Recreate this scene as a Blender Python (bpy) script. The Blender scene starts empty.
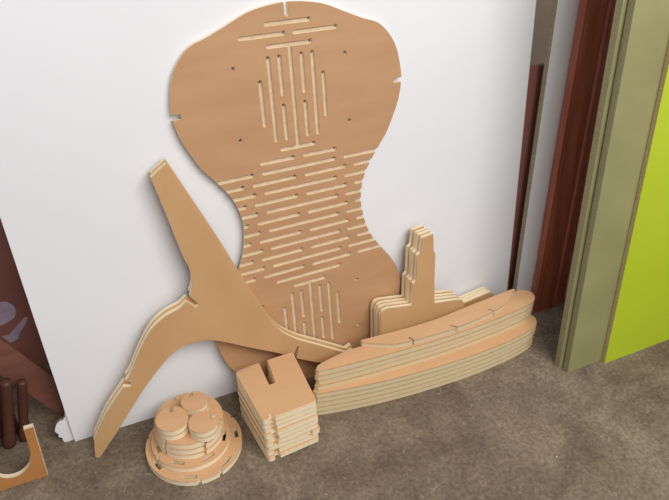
import bpy, bmesh, math, random
from mathutils import Matrix, Vector

random.seed(4)
scene = bpy.context.scene

# ------------------------------------------------------------------ camera
cam_data = bpy.data.cameras.new('camera')
cam = bpy.data.objects.new('camera', cam_data)
scene.collection.objects.link(cam)
cam_data.sensor_fit = 'HORIZONTAL'
cam_data.sensor_width = 36.0
cam_data.lens = 637.0 / 669.0 * 36.0
cam_data.clip_start = 0.02
cx = Vector((0.90297, -0.42865, 0.03008)).normalized()
cz = Vector((-0.37157, -0.74373, 0.55570)).normalized()
cy = cz.cross(cx).normalized()
cx = cy.cross(cz).normalized()
cam.matrix_world = Matrix(((cx.x, cy.x, cz.x, -0.5177), (cx.y, cy.y, cz.y, -1.3343),
                           (cx.z, cy.z, cz.z, 1.42), (0, 0, 0, 1)))
scene.camera = cam

# ------------------------------------------------------------------ world and lights
world = bpy.data.worlds.new('workshop_air')
scene.world = world
world.use_nodes = True
world.node_tree.nodes['Background'].inputs[0].default_value = (0.98, 0.95, 1.0, 1)
world.node_tree.nodes['Background'].inputs[1].default_value = 0.44


def area_light(name, loc, target, size, sizey, power, col):
    d = bpy.data.lights.new(name, 'AREA')
    d.shape = 'RECTANGLE'
    d.size = size
    d.size_y = sizey
    d.energy = power
    d.color = col
    o = bpy.data.objects.new(name, d)
    o.location = loc
    o.rotation_euler = (Vector(target) - Vector(loc)).to_track_quat('-Z', 'Y').to_euler()
    scene.collection.objects.link(o)
    return o


area_light('workshop_window_light', (0.6, -2.3, 2.8), (0.1, 0, 0.4), 2.6, 1.6, 100, (1.0, 0.985, 0.96))

scene.view_settings.view_transform = 'Standard'
scene.view_settings.look = 'None'
scene.view_settings.exposure = 0.0
scene.view_settings.gamma = 1.0
scene.view_settings.use_curve_mapping = False


# ------------------------------------------------------------------ materials
def new_mat(name, rough=0.6, spec=0.3):
    m = bpy.data.materials.new(name)
    m.use_nodes = True
    nt = m.node_tree
    b = nt.nodes['Principled BSDF']
    b.inputs['Roughness'].default_value = rough
    b.inputs['Specular IOR Level'].default_value = spec
    return m, nt, b


def noise_mat(name, c1, c2, scale=(5, 5, 5), detail=5, rough=0.6, spec=0.3, bump=0.0, lo=0.35, hi=0.65, bscale=None):
    m, nt, b = new_mat(name, rough, spec)
    tc = nt.nodes.new('ShaderNodeTexCoord')
    mp = nt.nodes.new('ShaderNodeMapping')
    mp.inputs['Scale'].default_value = scale
    nz = nt.nodes.new('ShaderNodeTexNoise')
    nz.inputs['Scale'].default_value = 1.0
    nz.inputs['Detail'].default_value = detail
    cr = nt.nodes.new('ShaderNodeValToRGB')
    cr.color_ramp.elements[0].position = lo
    cr.color_ramp.elements[1].position = hi
    cr.color_ramp.elements[0].color = (*c1, 1)
    cr.color_ramp.elements[1].color = (*c2, 1)
    nt.links.new(tc.outputs['Object'], mp.inputs[0])
    nt.links.new(mp.outputs[0], nz.inputs['Vector'])
    nt.links.new(nz.outputs['Fac'], cr.inputs[0])
    nt.links.new(cr.outputs[0], b.inputs['Base Color'])
    if bump:
        bp = nt.nodes.new('ShaderNodeBump')
        bp.inputs['Strength'].default_value = bump
        bp.inputs['Distance'].default_value = 0.004
        n2 = nt.nodes.new('ShaderNodeTexNoise')
        n2.inputs['Scale'].default_value = bscale or 60
        n2.inputs['Detail'].default_value = 6
        nt.links.new(tc.outputs['Object'], n2.inputs['Vector'])
        nt.links.new(n2.outputs['Fac'], bp.inputs['Height'])
        nt.links.new(bp.outputs[0], b.inputs['Normal'])
    return m


def srgb(r, g, b, k=1.0):
    f = lambda c: ((c / 255) / 12.92 if c / 255 < 0.04045 else (((c / 255) + 0.055) / 1.055) ** 2.4) * k
    return (f(r), f(g), f(b))


VENEER_LIT = noise_mat('beech_veneer_lit_tops', srgb(206, 162, 120), srgb(213, 170, 128), (5, 22, 5), 6, 0.5, 0.3, lo=0.3, hi=0.7)  # same veneer; light from above on flat boards is put into the colour
VENEER = noise_mat('beech_veneer', srgb(178, 137, 99), srgb(187, 146, 107), (5, 22, 5), 6, 0.5, 0.3, lo=0.3, hi=0.7)
VENEER_B = noise_mat('beech_veneer_light', srgb(186, 146, 101), srgb(194, 155, 110), (10, 5, 6), 5, 0.5, 0.3, lo=0.3, hi=0.7)
WHITE = noise_mat('white_melamine', srgb(226, 226, 228), srgb(230, 230, 232), (2, 2, 2), 2, 0.32, 0.5)
CHIPCORE = noise_mat('chipboard_core', srgb(140, 130, 108), srgb(164, 152, 126), (180, 180, 180), 3, 0.9, 0.1)
DARKWOOD = noise_mat('dark_brown_board', srgb(140, 90, 80), srgb(154, 102, 90), (3, 3, 1), 5, 0.5, 0.3)
MAHOG = noise_mat('mahogany', srgb(156, 84, 64), srgb(188, 110, 86), (30, 2.5, 30), 6, 0.38, 0.4)
OLIVE = noise_mat('olive_board_face', srgb(136, 132, 90), srgb(146, 142, 98), (5, 5, 5), 6, 0.55, 0.3)
OLIVE_E = noise_mat('olive_board_edge', srgb(140, 134, 102), srgb(154, 148, 114), (150, 150, 150), 3, 0.85, 0.1)
GREEN = noise_mat('lime_laminate', srgb(170, 188, 34), srgb(174, 192, 40), (2, 2, 2), 2, 0.4, 0.4)
TAN_E = noise_mat('tan_edge', srgb(176, 158, 116), srgb(198, 180, 138), (150, 150, 150), 3, 0.85, 0.1)
POSTW = noise_mat('dark_post_wood', srgb(70, 42, 34), srgb(94, 56, 44), (30, 30, 4), 5, 0.45, 0.35)
BEAMW = noise_mat('brown_plank_wood', srgb(104, 66, 54), srgb(122, 78, 62), (4, 24, 24), 5, 0.55, 0.3)
OFFW = noise_mat('offcut_veneer', srgb(172, 116, 66), srgb(184, 128, 76), (8, 8, 8), 5, 0.5, 0.3)
TAPE = noise_mat('pale_tape', srgb(170, 150, 170), srgb(190, 170, 185), (30, 30, 30), 3, 0.6, 0.3)
WALLM = noise_mat('brown_grey_wall', srgb(160, 142, 124), srgb(170, 152, 134), (2, 2, 2), 3, 0.8, 0.2)


def ply_edge(name, light, dark, layers=5, thick=0.018):
    """cut plywood: pale plies with thin darker glue lines running parallel to the faces (object Z)"""
    m, nt, b = new_mat(name, 0.75, 0.15)
    tc = nt.nodes.new('ShaderNodeTexCoord')
    sp = nt.nodes.new('ShaderNodeSeparateXYZ')
    nt.links.new(tc.outputs['Object'], sp.inputs[0])
    mu = nt.nodes.new('ShaderNodeMath'); mu.operation = 'MULTIPLY'; mu.inputs[1].default_value = layers / thick
    nt.links.new(sp.outputs[2], mu.inputs[0])
    fr = nt.nodes.new('ShaderNodeMath'); fr.operation = 'PINGPONG'; fr.inputs[1].default_value = 1.0
    nt.links.new(mu.outputs[0], fr.inputs[0])
    nz = nt.nodes.new('ShaderNodeTexNoise')
    nz.inputs['Scale'].default_value = 55
    nz.inputs['Detail'].default_value = 4
    nt.links.new(tc.outputs['Object'], nz.inputs['Vector'])
    ad = nt.nodes.new('ShaderNodeMath'); ad.operation = 'MULTIPLY_ADD'; ad.inputs[1].default_value = 0.5; 
    nt.links.new(nz.outputs['Fac'], ad.inputs[0]); nt.links.new(fr.outputs[0], ad.inputs[2])
    cr = nt.nodes.new('ShaderNodeValToRGB')
    cr.color_ramp.elements[0].position = 0.30
    cr.color_ramp.elements[1].position = 0.75
    cr.color_ramp.elements[0].color = (*dark, 1)
    cr.color_ramp.elements[1].color = (*light, 1)
    nt.links.new(ad.outputs[0], cr.inputs[0])
    nt.links.new(cr.outputs[0], b.inputs['Base Color'])
    return m


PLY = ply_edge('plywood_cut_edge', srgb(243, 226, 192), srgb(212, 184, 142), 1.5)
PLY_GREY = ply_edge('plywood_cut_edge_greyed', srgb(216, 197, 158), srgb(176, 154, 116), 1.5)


GROOVE = noise_mat('routed_groove_floor', srgb(200, 178, 148), srgb(212, 192, 164), (60, 60, 60), 3, 0.8, 0.1)


def floor_material():
    m, nt, b = new_mat('worn_concrete', 0.62, 0.35)
    L = nt.links.new
    tc = nt.nodes.new('ShaderNodeTexCoord')

    def nz(scale, detail, rough=0.6, dist=0.0):
        n = nt.nodes.new('ShaderNodeTexNoise')
        n.inputs['Scale'].default_value = scale
        n.inputs['Detail'].default_value = detail
        n.inputs['Roughness'].default_value = rough
        n.inputs['Distortion'].default_value = dist
        L(tc.outputs['Object'], n.inputs['Vector'])
        return n

    def ramp(src, p0, c0, p1, c1):
        r = nt.nodes.new('ShaderNodeValToRGB')
        r.color_ramp.elements[0].position = p0
        r.color_ramp.elements[1].position = p1
        r.color_ramp.elements[0].color = (*c0, 1)
        r.color_ramp.elements[1].color = (*c1, 1)
        L(src, r.inputs[0])
        return r

    def mix(fac, a, bb, mode='MIX'):
        x = nt.nodes.new('ShaderNodeMix')
        x.data_type = 'RGBA'
        x.blend_type = mode
        if isinstance(fac, float):
            x.inputs[0].default_value = fac
        else:
            L(fac, x.inputs[0])
        L(a, x.inputs[6])
        if isinstance(bb, tuple):
            x.inputs[7].default_value = (*bb, 1)
        else:
            L(bb, x.inputs[7])
        return x.outputs[2]

    base = ramp(nz(7, 10, 0.65, 0.6).outputs['Fac'], 0.33, srgb(112, 98, 84), 0.68, srgb(144, 131, 112))
    stains = ramp(nz(3.2, 5, 0.6, 1.2).outputs['Fac'], 0.40, (0.66, 0.61, 0.60), 0.60, (1, 1, 1))
    c = mix(0.8, base.outputs[0], stains.outputs[0], 'MULTIPLY')
    fine = ramp(nz(90, 6, 0.7).outputs['Fac'], 0.38, (0.66, 0.66, 0.66), 0.62, (1.18, 1.16, 1.1))
    c = mix(1.0, c, fine.outputs[0], 'MULTIPLY')
    light = ramp(nz(34, 5, 0.7, 1.5).outputs['Fac'], 0.60, (0, 0, 0), 0.72, (1, 1, 1))
    c = mix(light.outputs[0], c, srgb(160, 148, 124))
    vor = nt.nodes.new('ShaderNodeTexVoronoi')
    vor.inputs['Scale'].default_value = 22
    L(tc.outputs['Object'], vor.inputs['Vector'])
    fl = ramp(vor.outputs['Distance'], 0.03, (1, 1, 1), 0.06, (0, 0, 0))
    gate = ramp(nz(11, 2).outputs['Fac'], 0.60, (0, 0, 0), 0.63, (1, 1, 1))
    g = mix(1.0, fl.outputs[0], gate.outputs[0], 'MULTIPLY')
    c = mix(g, c, srgb(214, 205, 190))
    L(c, b.inputs['Base Color'])
    bp = nt.nodes.new('ShaderNodeBump')
    bp.inputs['Strength'].default_value = 0.35
    bp.inputs['Distance'].default_value = 0.004
    L(nz(55, 8, 0.7).outputs['Fac'], bp.inputs['Height'])
    L(bp.outputs[0], b.inputs['Normal'])
    return m


FLOOR = floor_material()


# ------------------------------------------------------------------ helpers
def tag(o, label=None, cat=None, group=None, kind=None):
    if label: o['label'] = label
    if cat: o['category'] = cat
    if group: o['group'] = group
    if kind: o['kind'] = kind
    return o


def obj(name, me, mats, mw=None, parent=None):
    if isinstance(me, bmesh.types.BMesh):
        bm = me
        me = bpy.data.meshes.new(name)
        bm.to_mesh(me)
        bm.free()
    o = bpy.data.objects.new(name, me)
    scene.collection.objects.link(o)
    if not me.materials:
        for m in mats:
            me.materials.append(m)
    if parent is not None:
        o.parent = parent
    if mw is not None:
        o.matrix_local = mw
    return o


def lean(y0, tilt, x=0.0, roll=0.0, z=0.0):
    """frame of a board leaning back: local x along the wall, y up the board, z out of its front face"""
    return Matrix.Translation((x, y0, z)) @ Matrix.Rotation(math.radians(90 - tilt), 4, 'X') @ Matrix.Rotation(roll, 4, 'Z')


def flat(x, y, z, rot=0.0):
    return Matrix.Translation((x, y, z)) @ Matrix.Rotation(rot, 4, 'Z')


def smooth(pts, sharp=(), n=3):
    """closed Catmull-Rom through pts; indices in sharp stay corners"""
    out = []
    N = len(pts)
    for i in range(N):
        p0, p1, p2, p3 = [Vector(pts[(i + k) % N]) for k in (-1, 0, 1, 2)]
        if i in sharp: p0 = p1
        if (i + 1) % N in sharp: p3 = p2
        if i in sharp and (i + 1) % N in sharp:
            out.append(tuple(p1)); continue
        for s in range(n):
            t = s / n
            q = 0.5 * ((2 * p1) + (p2 - p0) * t + (2 * p0 - 5 * p1 + 4 * p2 - p3) * t * t + (3 * p1 - p0 - 3 * p2 + p3) * t ** 3)
            out.append((q.x, q.y))
    return out


def rounded(pts, r=0.006, n=3):
    """round every corner of a polygon a little"""
    out = []
    N = len(pts)
    for i in range(N):
        p = Vector(pts[i]); a = Vector(pts[i - 1]) - p; b = Vector(pts[(i + 1) % N]) - p
        k = min(r, a.length * 0.4, b.length * 0.4)
        A = p + a.normalized() * k; B = p + b.normalized() * k
        for s in range(n + 1):
            t = s / n
            q = A * (1 - t) ** 2 + p * 2 * t * (1 - t) + B * t * t
            out.append((q.x, q.y))
    return out


def circle(cx_, cy_, r, n=16):
    return [(cx_ + r * math.cos(2 * math.pi * i / n), cy_ + r * math.sin(2 * math.pi * i / n)) for i in range(n)]


def extrude(outline, z0, z1, bevel=0.0, bm=None):
    own = bm is None
    if own: bm = bmesh.new()
    area = sum(outline[i - 1][0] * outline[i][1] - outline[i][0] * outline[i - 1][1] for i in range(len(outline)))
    if area < 0: outline = outline[::-1]
    lo = [bm.verts.new((x, y, z0)) for x, y in outline]
    hi = [bm.verts.new((x, y, z1)) for x, y in outline]
    N = len(outline)
    ft = bm.faces.new(hi)
    fb = bm.faces.new(lo[::-1])
    for i in range(N):
        bm.faces.new((lo[i], lo[(i + 1) % N], hi[(i + 1) % N], hi[i]))
    if bevel:
        ed = list(ft.edges) + list(fb.edges)
        bmesh.ops.bevel(bm, geom=ed, offset=bevel, segments=1, affect='EDGES', clamp_overlap=True)
    return bm


def side_materials(me, thick):
    """slot 0 on the two broad faces, slot 1 on every cut side"""
    for p in me.polygons:
        z = p.center.z
        p.material_index = 0 if abs(p.normal.z) > 0.95 and (z > -0.001 or z < -thick + 0.001) else (2 if p.normal.z > 0.95 and len(me.materials) > 2 and -0.0065 < z < -0.005 else 1)
        p.use_smooth = False


def board(name, outline, thick, mats, mw, cutters=(), bevel=0.0, parent=None, depths=None):
    """solid board occupying local z -thick..0, with holes cut right through"""
    bm = extrude(outline, -thick, 0.0, bevel)
    if cutters:
        me = bpy.data.meshes.new(name)
        bm.to_mesh(me); bm.free()
        tmp = bpy.data.objects.new('tmp', me)
        scene.collection.objects.link(tmp)
        for gi, grp in enumerate(cutters):
            bottom = -thick - 0.01 if depths is None or depths[gi] is None else -depths[gi]
            cb = bmesh.new()
            for c in grp:
                extrude(c, bottom, 0.01, 0.0, cb)
            cme = bpy.data.meshes.new('cut')
            cb.to_mesh(cme); cb.free()
            co = bpy.data.objects.new('cut', cme)
            scene.collection.objects.link(co)
            md = tmp.modifiers.new('b', 'BOOLEAN')
            md.operation = 'DIFFERENCE'; md.solver = 'EXACT'; md.object = co
            bpy.context.view_layer.update()
            dg = bpy.context.evaluated_depsgraph_get()
            new = bpy.data.meshes.new_from_object(tmp.evaluated_get(dg))
            tmp.modifiers.clear()
            tmp.data = new
            bpy.data.objects.remove(co)
        me = tmp.data
        me.name = name
        bpy.data.objects.remove(tmp)
    else:
        me = bpy.data.meshes.new(name)
        bm.to_mesh(me); bm.free()
    me.materials.clear()
    for m in mats: me.materials.append(m)
    side_materials(me, thick)
    return obj(name, me, mats, mw, parent)


def box_bm(x0, x1, y0, y1, z0, z1):
    bm = bmesh.new()
    extrude([(x0, y0), (x1, y0), (x1, y1), (x0, y1)], z0, z1, 0, bm)
    return bm


def laminated(name, outline, thick, face, core, mw, label):
    """sheet with its own thin laminate facing glued on a raw core"""
    e = bpy.data.objects.new(name, None)
    e.empty_display_size = 0.1
    scene.collection.objects.link(e)
    e.matrix_world = mw
    board('core', outline, thick - 0.0008, [core, core], Matrix.Translation((0, 0, -0.0008)), parent=e)
    board('laminate_face', outline, 0.0008, [face, face], Matrix.Identity(4), parent=e)
    return tag(e, label, 'panel')


# ------------------------------------------------------------------ the setting
fl_ = obj('floor', box_bm(-3.0, 3.5, -2.6, 1.4, -0.05, 0.0), [FLOOR])
tag(fl_, kind='structure')
wb = obj('wall_back', box_bm(-3.0, 3.5, 1.4, 1.5, 0.0, 3.2), [WALLM])
tag(wb, kind='structure')

# ------------------------------------------------------------------ the sheets leaning behind
laminated('white_panel', [(-0.6235, 0), (0.836, 0), (0.800, 1.75), (-0.684, 1.75)], 0.008, WHITE, CHIPCORE, lean(-0.008, 7),
          'large white melamine sheet that the patterned plywood seat panel leans on')
laminated('broken_white_panel', [(-0.55, 0.0), (-0.622, 0.0), (-0.648, 0.0), (-0.653, 0.010), (-0.651, 0.017), (-0.660, 0.024), (-0.658, 0.033), (-0.665, 0.045), (-0.662, 0.056), (-0.656, 0.068),
                             (-0.645, 0.075), (-0.640, 0.074), (-0.631, 0.084), (-0.629, 0.11), (-0.64, 1.2), (0.70, 1.2), (0.74, 0.0)],
          0.010, WHITE, CHIPCORE, lean(0.0006, 7), 'white sheet behind the large one, only its broken corner showing at bottom left')
laminated('narrow_white_panel', [(0.842, 0), (1.20, 0), (1.24, 1.75), (0.874, 1.75)], 0.020, WHITE, CHIPCORE, lean(-0.045, 7),
          'white sheet with a raw grey edge between the brown strip and the mahogany board')

o = board('dark_wooden_sheet', [(0.765, 0), (1.5, 0), (1.5, 0.84), (0.765, 0.84)], 0.016, [DARKWOOD, DARKWOOD], lean(0.012, 7))
tag(o, 'dark reddish brown board seen only in the gap right of the large white sheet', 'panel')

o = board('dark_wooden_sheet', [(-1.7, 0), (-0.35, 0), (-0.35, 1.5), (-1.7, 1.5)], 0.02, [DARKWOOD, DARKWOOD], lean(0.34, 7))
tag(o, 'dark brown board standing behind the diagonal plank at the left edge', 'panel')


def tape_patch(pts, parent):
    return board('tape_scrap', pts, 0.0006, [TAPE, TAPE], Matrix.Translation((0, 0, 0.0008)), parent=parent)


tp = [(-0.775, 0.20), (-0.76, 0.235), (-0.742, 0.247), (-0.722, 0.243), (-0.708, 0.226), (-0.705, 0.205), (-0.715, 0.185), (-0.745, 0.172), (-0.78, 0.168)]
t_ = tape_patch(tp, o); tag(t_, 'pale lilac scrap of tape')
tp = [(-0.78, 0.135), (-0.742, 0.133), (-0.722, 0.150), (-0.700, 0.168), (-0.690, 0.180), (-0.680, 0.176), (-0.692, 0.155), (-0.712, 0.132), (-0.722, 0.112), (-0.745, 0.105), (-0.78, 0.11)]
t_ = tape_patch(tp, o); tag(t_, 'torn pale lilac scrap of tape')

# mahogany board with a routed face profile, extruded up its length
prof = [(0.0, -0.02), (0.0, -0.006), (0.006, 0.0), (0.010, 0.0), (0.014, -0.003), (0.020, 0.0), (0.084, 0.0), (0.089, -0.006), (0.094, -0.006), (0.100, 0.002),
        (0.106, 0.002), (0.112, -0.010), (0.155, -0.012), (0.160, -0.020)]
bm = bmesh.new()
lo = [bm.verts.new((x, 0.0, z)) for x, z in prof]
hi = [bm.verts.new((x + 0.052, 1.75, z)) for x, z in prof]
for i in range(len(prof)):
    j = (i + 1) % len(prof)
    bm.faces.new((lo[i], hi[i], hi[j], lo[j]))
bm.faces.new(lo); bm.faces.new(hi[::-1])
bmesh.ops.recalc_face_normals(bm, faces=bm.faces[:])
o = obj('mahogany_board', bm, [MAHOG], lean(-0.072, 7, 0.905))
tag(o, 'tall reddish brown mahogany board with a moulded face left of the olive boards', 'board')

o = board('olive_board', [(0.800, 0), (1.22, 0), (1.22, 1.75), (0.800, 1.75)], 0.022, [OLIVE, OLIVE_E], lean(-0.3265, 7), bevel=0.0008)
tag(o, 'olive green board behind its twin, showing only its left edge beside the mahogany board', 'board', 'olive boards leaning at the right')
o = board('olive_board', [(0.812, 0), (1.32, 0), (1.32, 1.75), (0.812, 1.75)], 0.022, [OLIVE, OLIVE_E], lean(-0.352, 7), bevel=0.0008)
tag(o, 'olive green board with its broad face showing, left of the lime green sheet', 'board', 'olive boards leaning at the right')
laminated('lime_green_panel', [(0.953, 0), (1.75, 0), (1.75, 1.75), (0.953, 1.75)], 0.014, GREEN, TAN_E, lean(-0.3675, 7), 'bright lime green laminated sheet with a tan edge at the far right')

# ------------------------------------------------------------------ left edge: plank, posts, offcut
a = Vector((-0.634, 0.168)); d = Vector((-0.1, 0.165)).normalized(); nrm = Vector((-d.y, d.x))
top = a; k = a.y / d.y
p_low = top - d * (k - 0.005)
p_up = top + d * 0.40
w = 0.075
off = Vector((-nrm.x, -nrm.y)) if nrm.x > 0 else nrm
q_low_full = p_low + off * w
tlow = q_low_full.y / d.y
q_low = q_low_full - d * (tlow - 0.005)
o = board('wooden_plank', [tuple(p_low), tuple(p_up), tuple(p_up + off * w), tuple(q_low)], 0.022, [BEAMW, BEAMW], lean(0.055, 7), bevel=0.001)
tag(o, 'brown wooden plank leaning diagonally behind the left edge of the white sheet', 'plank')


def post(x, y, r, h, label):
    bm = bmesh.new()
    profp = [(0.0, 0), (r * 1.1, 0), (r * 1.2, 0.012), (r * 1.15, 0.03), (r * 1.1, 0.042), (r * 0.95, 0.05), (r * 1.12, 0.058), (r * 0.95, 0.068), (r, 0.09), (r * 0.95, h - 0.01), (r * 0.8, h), (0, h)]
    n = 20
    rings = []
    for rr, z in profp:
        if rr == 0:
            rings.append([bm.verts.new((0, 0, z))])
        else:
            rings.append([bm.verts.new((rr * math.cos(2 * math.pi * i / n), rr * math.sin(2 * math.pi * i / n), z)) for i in range(n)])
    for A, B in zip(rings, rings[1:]):
        for i in range(n):
            j = (i + 1) % n
            if len(A) == 1: bm.faces.new((A[0], B[j], B[i]))
            elif len(B) == 1: bm.faces.new((A[i], A[j], B[0]))
            else: bm.faces.new((A[i], A[j], B[j], B[i]))
    for f in bm.faces: f.smooth = True
    bmesh.ops.recalc_face_normals(bm, faces=bm.faces[:])
    o = obj('turned_post', bm, [POSTW], Matrix.Translation((x, y, 0.004)) @ Matrix.Rotation(math.radians(11), 4, 'Y'))
    return tag(o, label, 'post', 'turned wooden posts at the left edge')


post(-0.824, 0.045, 0.0150, 0.240, 'dark brown turned post cut by the left edge of the picture, under the plank')
post(-0.784, 0.050, 0.0150, 0.225, 'middle dark brown turned post standing under the diagonal plank')
post(-0.747, 0.056, 0.0125, 0.205, 'rightmost dark brown turned post, thinner and farther back under the plank')

o = board('shadow_board', [(-1.05, 0), (-0.755, 0), (-0.755, 0.16), (-1.05, 0.16)], 0.012, [POSTW, POSTW], lean(0.082, 3))  # dark sheet added to stand in for the brown shadow around the posts
tag(o, 'low dark brown sheet added for the shadow behind the turned posts', 'board')

ins = [(-0.722, 0.159), (-0.722, 0.10), (-0.725, 0.072), (-0.735, 0.048), (-0.752, 0.033), (-0.772, 0.028), (-0.792, 0.033), (-0.809, 0.048), (-0.819, 0.072), (-0.822, 0.10), (-0.822, 0.159)]
o = board('plywood_offcut', [(-0.844, 0.159), (-0.844, 0), (-0.700, 0), (-0.700, 0.159)] + smooth(ins, (0, 10), 4)[:41], 0.016, [OFFW, PLY], lean(-0.093, 10), bevel=0.0006)
tag(o, 'orange plywood offcut with a U shaped cut standing at the bottom left corner', 'offcut')

# ------------------------------------------------------------------ seat panel with flex slots
half = [(0.05, 1.077), (0.098, 1.067), (0.148, 1.046), (0.2, 1.024), (0.242, 1.009), (0.273, 0.984), (0.294, 0.947), (0.304, 0.905), (0.308, 0.868),
        (0.303, 0.832), (0.295, 0.803), (0.28, 0.768), (0.26, 0.728), (0.236, 0.696), (0.213, 0.664), (0.193, 0.632), (0.179, 0.595), (0.173, 0.555),
        (0.175, 0.52), (0.185, 0.472), (0.202, 0.430), (0.232, 0.385), (0.264, 0.340), (0.286, 0.297), (0.295, 0.255), (0.292, 0.21), (0.282, 0.165),
        (0.262, 0.12), (0.228, 0.075), (0.18, 0.035), (0.12, 0.010), (0.05, 0.0)]
seat_outline = smooth([(0.0, 1.085)] + [(x, y + 0.004 * (y > 1.0)) for x, y in half] + [(0.0, -0.001)] + [(-x + 0.003, y + 0.004 * (y > 1.0)) for x, y in half[::-1]], (), 3)
SW = 0.0054


def slot(x0, y0, x1, y1, hole=True, w=SW):
    """slot with rounded ends and a little drilled ear at its right or upper end"""
    a = Vector((x0, y0)); b = Vector((x1, y1))
    d = (b - a).normalized(); n = Vector((-d.y, d.x))
    pts = []
    for i in range(5):
        t = math.pi / 2 + math.pi * i / 4
        pts.append(a + d * w * (1 + math.cos(t)) + n * w * math.sin(t))
    if hole:
        c = b - d * (w * 0.9)
        ears.append(circle(c.x + n.x * w * 0.5 * (abs(d.x) > abs(d.y)), c.y + n.y * w * 0.5 * (abs(d.x) > abs(d.y)), w * 0.85, 8))
    if False:
        s = 1 if abs(d.x) > abs(d.y) else 0
        R_ = w * 1.25
        cc = c + n * (w * 0.55 * s)
        for i in range(9):
            t = -math.pi * 0.72 + math.pi * 1.44 * i / 8
            pts.append(cc + d * R_ * math.cos(t) + n * R_ * math.sin(t))
    else:
        for i in range(5):
            t = -math.pi / 2 + math.pi * i / 4
            pts.append(b + d * w * (math.cos(t) - 1) + n * w * math.sin(t))
    return [(p.x, p.y) for p in pts]


cut = []; bars = []; ears = []


def half_width(y):
    for (xa, ya), (xb, yb) in zip(half, half[1:]):
        if yb <= y <= ya:
            return xa + (xb - xa) * (ya - y) / (ya - yb)
    return 0.3


for k in range(16):
    y = 0.7360 - 0.02672 * k
    if k in (0, 15):
        bars.append(slot(-0.050, y, 0.050, y)); continue
    if k % 2 == 0:
        L_ = 0.105 if k < 14 else 0.100
        cut.append(slot(-L_, y, L_, y))
        edge = 0.126
        if k == 14: continue
    else:
        if k == 1:
            cut += [slot(-0.108, y, -0.011, y), slot(0.011, y, 0.108, y)]
            continue
        cut += [slot(-0.134, y, -0.011, y), slot(0.011, y, 0.134, y)]
        edge = 0.155
    hw = half_width(y)
    cut.append(slot(edge, y, hw + 0.03, y, False))
    cut.append(slot(-hw - 0.03, y, -edge, y))
cut += [slot(-0.060, 1.041, 0.060, 1.041), slot(-0.126, 1.016, -0.007, 1.016), slot(0.010, 1.016, 0.130, 1.016)]
bars.append(slot(-0.060, 0.990, 0.060, 0.990))
for xs, ya, yb in ((0.0835, 0.800, 0.917), (0.0575, 0.757, 0.970), (0.029, 0.869, 0.970), (0.029, 0.757, 0.852)):
    for s in (-1, 1):
        cut.append(slot(s * xs, ya, s * xs, yb))
for xs, ya, yb in ((0.0835, 0.165, 0.277), (0.0575, 0.115, 0.317), (0.029, 0.224, 0.317), (0.029, 0.130, 0.208)):
    for s in (-1, 1):
        cut.append(slot(s * xs, ya, s * xs, yb))
for hx, hy in ((0.146, 0.952), (0.150, 0.779), (0.149, 0.298), (0.146, 0.138)):
    for s in (-1, 1):
        ears.append(circle(s * hx, hy, 0.0052, 10))
stems = [slot(0, 0.738, 0, 0.989, False), slot(0, 0.100, 0, 0.334, False)]
# slots at the rim
rim = [[(-0.006, 1.10), (-0.006, 1.058)] + [(0.006 * math.cos(math.pi + math.pi * i / 4), 1.058 + 0.006 * math.sin(math.pi + math.pi * i / 4)) for i in range(1, 4)] + [(0.006, 1.058), (0.006, 1.10)],
       [(-0.006, -0.03), (-0.006, 0.022), (0.006, 0.022), (0.006, -0.03)],
       [(0.284, 0.855), (0.33, 0.855), (0.33, 0.868), (0.284, 0.868)], [(-0.284, 0.855), (-0.33, 0.855), (-0.33, 0.868), (-0.284, 0.868)]]
o = board('slotted_seat_panel', seat_outline, 0.012, [VENEER, PLY, GROOVE],
          lean(-0.045, 8.25, 0.0865, math.radians(1.7)), cutters=(rim + ears, cut, bars, stems), depths=(None, 0.0058, 0.0058, 0.0058))
tag(o, 'large hourglass shaped plywood chair panel with cut slots leaning on the white sheet', 'chair part')

# ------------------------------------------------------------------ chair side frames
F = [(-0.317, 0.736), (-0.278, 0.763), (-0.186, 0.556), (-0.137, 0.436), (-0.094, 0.339), (-0.080, 0.308), (-0.063, 0.271), (-0.034, 0.228), (0.011, 0.188), (0.066, 0.153), (0.157, 0.096), (0.170, 0.089), (0.187, 0.095),
     (0.193, 0.074), (0.183, 0.066), (0.125, 0.072), (0.068, 0.090),
     (0.004, 0.126), (0.014, 0.164), (0.008, 0.167), (-0.006, 0.134), (-0.048, 0.161), (-0.135, 0.210), (-0.205, 0.251), (-0.240, 0.266), (-0.277, 0.272), (-0.315, 0.267), (-0.366, 0.235),
     (-0.433, 0.166), (-0.509, 0.073), (-0.571, 0.001), (-0.581, 0.006), (-0.577, 0.034), (-0.574, 0.060), (-0.528, 0.134), (-0.474, 0.196),
     (-0.455, 0.190), (-0.451, 0.202), (-0.466, 0.213), (-0.450, 0.232), (-0.416, 0.292), (-0.380, 0.341), (-0.342, 0.368), (-0.303, 0.381), (-0.281, 0.396),
     (-0.259, 0.371), (-0.248, 0.377), (-0.271, 0.406), (-0.262, 0.429), (-0.258, 0.459), (-0.261, 0.485), (-0.273, 0.527), (-0.297, 0.644)]
frame_outline = smooth(F, (0, 1, 13, 14, 16, 17, 18, 19, 20, 30, 31, 32, 33, 35, 36, 37, 38, 44, 45, 46, 47), 4)
o = board('chair_side_frame', frame_outline, 0.017, [VENEER_B, PLY], lean(-0.091, 9.6), bevel=0.0007)
tag(o, 'front Y shaped plywood chair side frame leaning over the slotted panel', 'chair part', 'chair side frames')
o2 = o.copy(); scene.collection.objects.link(o2)
o2.matrix_world = lean(-0.091, 9.6) @ Matrix.Translation((0.003, 0.006, -0.0176))
tag(o2, 'rear Y shaped plywood chair side frame, mostly hidden behind its twin', 'chair part', 'chair side frames')

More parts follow.
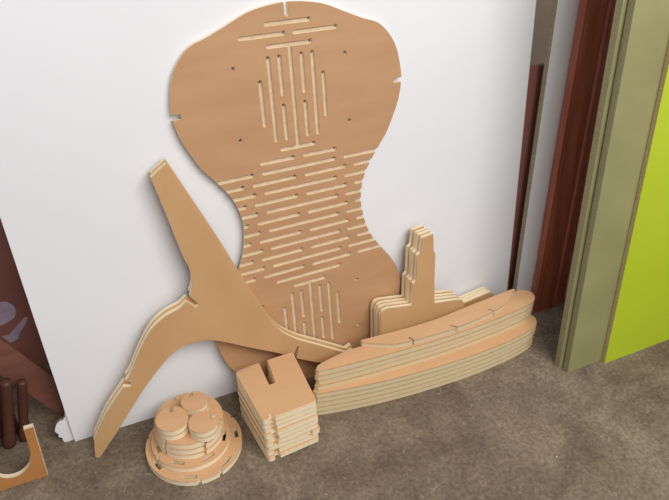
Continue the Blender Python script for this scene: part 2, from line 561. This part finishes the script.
# ------------------------------------------------------------------ stepped brackets
S = [(0.258, 0.0), (0.2655, 0.142), (0.2675, 0.213), (0.274, 0.229), (0.288, 0.2325), (0.379, 0.217), (0.3795, 0.293), (0.3915, 0.296), (0.394, 0.382), (0.4065, 0.385), (0.4105, 0.434),
     (0.450, 0.4385), (0.449, 0.379), (0.4575, 0.376), (0.456, 0.294), (0.453, 0.293), (0.4545, 0.2035), (0.553, 0.190), (0.562, 0.184), (0.567, 0.171), (0.563, 0.0)]
step_names = ['foremost of the four stepped tower shaped plywood brackets', 'second stepped plywood bracket from the front of the row of four',
              'third stepped plywood bracket from the front, next to the rearmost', 'rearmost of the four stepped plywood brackets, nearest the slotted panel']
b0 = board('stepped_bracket', rounded(S, 0.004, 2), 0.0148, [VENEER_B, PLY], lean(-0.128, 11), bevel=0.0012)
for k in range(4):
    b = b0 if k == 0 else b0.copy()
    if k: scene.collection.objects.link(b)
    b.matrix_world = lean(-0.128, 11) @ Matrix.Translation(((0, -0.001, 0.0015, -0.001)[k], (0, 0.001, 0.0, 0.002)[k] + 0.002 * k, -0.0165 * k))
    tag(b, step_names[k], 'bracket', 'stepped plywood brackets')

low = [(0.588, 0.0), (0.588, 0.118), (0.600, 0.127), (0.705, 0.1415), (0.722, 0.135), (0.725, 0.0)]
ln = ['foremost of three low plywood boards behind the long stack, right of the stepped brackets', 'middle one of three low plywood boards behind the long stack',
      'rearmost of three low plywood boards, against the white sheet behind the long stack']
b0 = board('low_board', rounded(low, 0.006, 3), 0.015, [VENEER_B, PLY], lean(-0.070, 8), bevel=0.0007)
for k in range(3):
    b = b0 if k == 0 else b0.copy()
    if k: scene.collection.objects.link(b)
    b.matrix_world = lean(-0.070, 8) @ Matrix.Translation((0.004 * k, -0.002 * k, -0.017 * k))
    tag(b, ln[k], 'board', 'low boards behind the long stack')

# ------------------------------------------------------------------ long stack of curved rails
up_near = [(0.018, -0.172), (0.024, -0.181), (0.14, -0.191), (0.28, -0.198), (0.42, -0.202), (0.55, -0.198), (0.67, -0.189), (0.755, -0.178), (0.795, -0.163)]
up_far = [(0.812, -0.140), (0.806, -0.115), (0.777, -0.103), (0.742, -0.112), (0.57, -0.127), (0.40, -0.140), (0.25, -0.138), (0.178, -0.137), (0.119, -0.139), (0.03, -0.157)]
UP = smooth(up_near + up_far, (0, 1, 18), 4)
low_near = [(0.008, -0.176), (0.014, -0.192), (0.145, -0.215), (0.275, -0.230), (0.40, -0.237), (0.527, -0.238), (0.65, -0.231), (0.735, -0.219), (0.788, -0.203)]
low_far = [(0.808, -0.176), (0.806, -0.150), (0.785, -0.138), (0.70, -0.136), (0.55, -0.142), (0.40, -0.147), (0.25, -0.148), (0.12, -0.150), (0.03, -0.160)]
LOW = smooth(low_near + low_far, (0, 1, 17), 4)
ordn = ['bottom', 'second', 'third', 'fourth', 'top']
base_low = None
for k in range(5):
    dx, dy, r = [(0.003, 0.0005, 0.0), (0.0, -0.0005, 0.001), (-0.003, 0.0012, -0.001), (0.002, 0.0, 0.0), (0.0, 0.0, 0.0)][k]
    M_ = flat(dx, dy, 0.0183 * (k + 1) - 0.0003, r)
    if base_low is None:
        base_low = b = board('curved_rail', LOW, 0.018, [VENEER_LIT, PLY_GREY], M_, bevel=0.0017)
    else:
        b = base_low.copy(); scene.collection.objects.link(b); b.matrix_world = M_
    lab = ['curved plywood rail lying on the floor at the very bottom of the long stack', 'curved plywood rail second from the floor in the long stack',
           'curved plywood rail third from the floor in the long stack', 'curved plywood rail fourth from the floor, just under the exposed strip of face',
           'curved plywood rail halfway up the long stack, its face showing as a bare strip'][k]
    tag(b, lab, 'rail', 'curved rails of the long stack')
base_up = None
for k in range(4):
    dx, dy, r = [(-0.003, -0.002, 0.0), (0.002, 0.0, 0.001), (-0.002, -0.001, -0.001), (0.0, 0.0, 0.0)][k]
    M_ = flat(dx, dy, 0.0183 * (k + 6) - 0.0003, r)
    if base_up is None:
        base_up = b = board('curved_rail', UP, 0.018, [VENEER_LIT, PLY_GREY], M_, bevel=0.0017)
    else:
        b = base_up.copy(); scene.collection.objects.link(b); b.matrix_world = M_
    lab = ['curved plywood rail on the exposed strip, lowest of the upper half', 'curved plywood rail second up from the exposed strip in the long stack',
           'curved plywood rail third up from the exposed strip in the long stack', 'curved plywood rail right under the notched piece that tops the long stack'][k]
    tag(b, lab, 'rail', 'curved rails of the long stack')

NP = [(0.178, -0.131), (0.178, -0.141), (0.215, -0.163), (0.256, -0.183), (0.285, -0.189), (0.316, -0.1925), (0.310, -0.176), (0.316, -0.174), (0.323, -0.193), (0.390, -0.196), (0.440, -0.197), (0.464, -0.196), (0.450, -0.177), (0.456, -0.175),
      (0.474, -0.1945), (0.519, -0.191), (0.580, -0.184), (0.616, -0.178), (0.603, -0.160), (0.609, -0.158), (0.626, -0.176), (0.655, -0.169), (0.684, -0.157), (0.710, -0.140), (0.734, -0.124), (0.752, -0.115), (0.745, -0.108),
      (0.66, -0.116), (0.571, -0.124), (0.49, -0.133), (0.417, -0.139), (0.33, -0.139), (0.25, -0.135)]
o = board('notched_rail', smooth(NP, (0, 1, 5, 6, 7, 8, 11, 12, 13, 14, 17, 18, 19, 20, 26), 3), 0.018, [VENEER_LIT, PLY_GREY], flat(0, 0, 0.183), bevel=0.0008)
tag(o, 'slimmer curved plywood piece with three notches lying on top of the long stack', 'rail')

# ------------------------------------------------------------------ stack of slotted blocks
U_ = [(0.0, 0.006), (0.004, 0.0), (0.019, 0.0), (0.021, 0.016), (0.033, 0.017), (0.034, 0.0), (0.148, 0.006), (0.153, 0.012), (0.165, 0.200), (0.160, 0.206), (0.087, 0.203), (0.079, 0.109),
      (0.057, 0.109), (0.063, 0.203), (-0.004, 0.195), (-0.009, 0.188)]
U_outline = rounded(U_, 0.003, 2)
U_mirror = [(0.153 - x, y + 0.003) for x, y in [(0.0, 0.006), (0.004, 0.0), (0.024, 0.0), (0.026, 0.012), (0.036, 0.012), (0.037, 0.0), (0.148, 0.003), (0.153, 0.009), (0.160, 0.196), (0.156, 0.202), (0.096, 0.203), (0.094, 0.109),
      (0.072, 0.109), (0.068, 0.203), (-0.006, 0.198), (-0.011, 0.192)]]
lab = ['slotted plywood plate at the bottom of the square stack, on the floor', 'second slotted plywood plate from the floor in the square stack', 'third slotted plywood plate from the floor in the square stack',
       'fourth slotted plywood plate from the floor in the square stack', 'slotted plywood plate in the middle of the square stack of nine', 'fourth slotted plywood plate from the top of the square stack',
       'third slotted plywood plate from the top of the square stack', 'second slotted plywood plate from the top of the square stack', 'topmost slotted plywood plate of the square stack beside the discs']
jit = [(0.011, -0.004, 0.03, 0), (0.009, 0.001, 0.02, 0), (0.012, -0.003, 0.03, 1), (0.007, 0.0, 0.02, 0), (0.009, 0.001, 0.01, 0), (0.004, -0.003, 0.02, 0), (0.005, 0.002, 0.01, 0), (0.001, 0.001, 0.0, 0), (0.0, 0.0, 0.0, 0)]
bases = {}
for k in range(9):
    dx, dy, r, kind = jit[k]
    M_ = flat(-0.178 + dx, -0.284 + dy, 0.0183 * (k + 1) - 0.0003, r)
    if kind not in bases:
        b = bases[kind] = board('slotted_plate', U_outline if kind == 0 else rounded(U_mirror, 0.003, 2), 0.018, [VENEER_LIT, PLY], M_, bevel=0.0017)
    else:
        b = bases[kind].copy(); scene.collection.objects.link(b); b.matrix_world = M_
    tag(b, lab[k], 'plate', 'slotted plates of the square stack')


# ------------------------------------------------------------------ stack of rings and discs
def arc_cut(r, w, a, span, n=8):
    o_ = [((r + w) * math.cos(a + span * (i / n - 0.5)), (r + w) * math.sin(a + span * (i / n - 0.5))) for i in range(n + 1)]
    i_ = [((r - w) * math.cos(a + span * (i / n - 0.5)), (r - w) * math.sin(a + span * (i / n - 0.5))) for i in range(n + 1)]
    return o_ + i_[::-1]


def rim_notch(r, a, w, depth):
    c, s = math.cos(a), math.sin(a)
    P = [(r - depth, -w), (r + 0.02, -w), (r + 0.02, w), (r - depth, w)]
    return [(x * c - y * s, x * s + y * c) for x, y in P]


def ring(name, r, inner, z, cxy, slots, notches, label, off_a, slot_r):
    cuts = [circle(0, 0, inner, 40)] + [arc_cut(slot_r, 0.0052, math.radians(off_a + 360 / slots * i), 0.036 / slot_r) for i in range(slots)]
    cuts += [rim_notch(r, math.radians(a), 0.0045, 0.006) for a in notches]
    o = board(name, circle(0, 0, r, 72), 0.0175, [VENEER_LIT, PLY], flat(cxy[0], cxy[1], z), cutters=(cuts,), bevel=0.001)
    return tag(o, label, 'ring', 'plywood rings of the round stack')


ring('plywood_ring', 0.128, 0.089, 0.0180, (-0.331, -0.153), 7, (-99, -73, 20, 150), 'largest plywood ring, on the floor under the round stack', -162, 0.1135)
ring('plywood_ring', 0.104, 0.045, 0.0362, (-0.337, -0.146), 7, (30, 200), 'middle sized plywood ring lying on the largest ring', -178, 0.0895)
sm = [(-0.334, -0.135, 'small plywood ring, lowest of the three small ones in the round stack'), (-0.336, -0.133, 'small plywood ring between the other two small ones in the round stack'),
      (-0.334, -0.1315, 'small plywood ring directly under the pie cut discs')]
b0 = None
for k, (x, y, l) in enumerate(sm):
    M_ = flat(x, y, 0.0362 + 0.0182 * (k + 1), 0.03 * k)
    if b0 is None:
        b0 = b = board('small_ring', circle(0, 0, 0.090, 64), 0.0175, [VENEER_LIT, PLY], M_,
                       cutters=([circle(0, 0, 0.012, 16)] + [rim_notch(0.090, math.radians(a), 0.0045, 0.012) for a in (-80, -35, -150, 35, 100, 170)],), bevel=0.001)
    else:
        b = b0.copy(); scene.collection.objects.link(b); b.matrix_world = M_
    tag(b, l, 'ring', 'plywood rings of the round stack')


def notched_disc(r, a, name='notched_disc'):
    c, s = math.cos(a), math.sin(a)
    P = [(r * 0.56, -0.0055), (r + 0.01, -0.0055), (r + 0.01, 0.0055), (r * 0.72, 0.0055), (r * 0.72, 0.013), (r * 0.56, 0.013)]
    cutp = [(x * c - y * s, x * s + y * c) for x, y in P]
    return board(name, circle(0, 0, r, 40), 0.0175, [VENEER_LIT, PLY], Matrix.Identity(4), cutters=([cutp],), bevel=0.001)


for (x, y, r, a, l) in ((-0.379, -0.150, 0.0415, 80, 'left'), (-0.311, -0.113, 0.0345, 95, 'rear'), (-0.309, -0.192, 0.0370, 10, 'right')):
    b = notched_disc(r, math.radians(a))
    zt = 0.0362 + 0.0182 * 3
    b.matrix_world = flat(x, y, zt + 0.0364)
    c = b.copy(); scene.collection.objects.link(c)
    c.matrix_world = flat(x + 0.0015, y - 0.0005, zt + 0.0182, -0.2)
    who = {'left': 'largest notched plywood disc', 'rear': 'smallest notched plywood disc', 'right': 'medium notched plywood disc'}[l]
    where = {'left': 'farthest left of the trio', 'rear': 'nearest the white sheet', 'right': 'nearest the square stack'}[l]
    tag(b, '%s, upper of its pair, %s' % (who, where), 'disc', 'notched discs on the round stack')
    tag(c, '%s, lower of its pair, %s' % (who, where), 'disc', 'notched discs on the round stack')
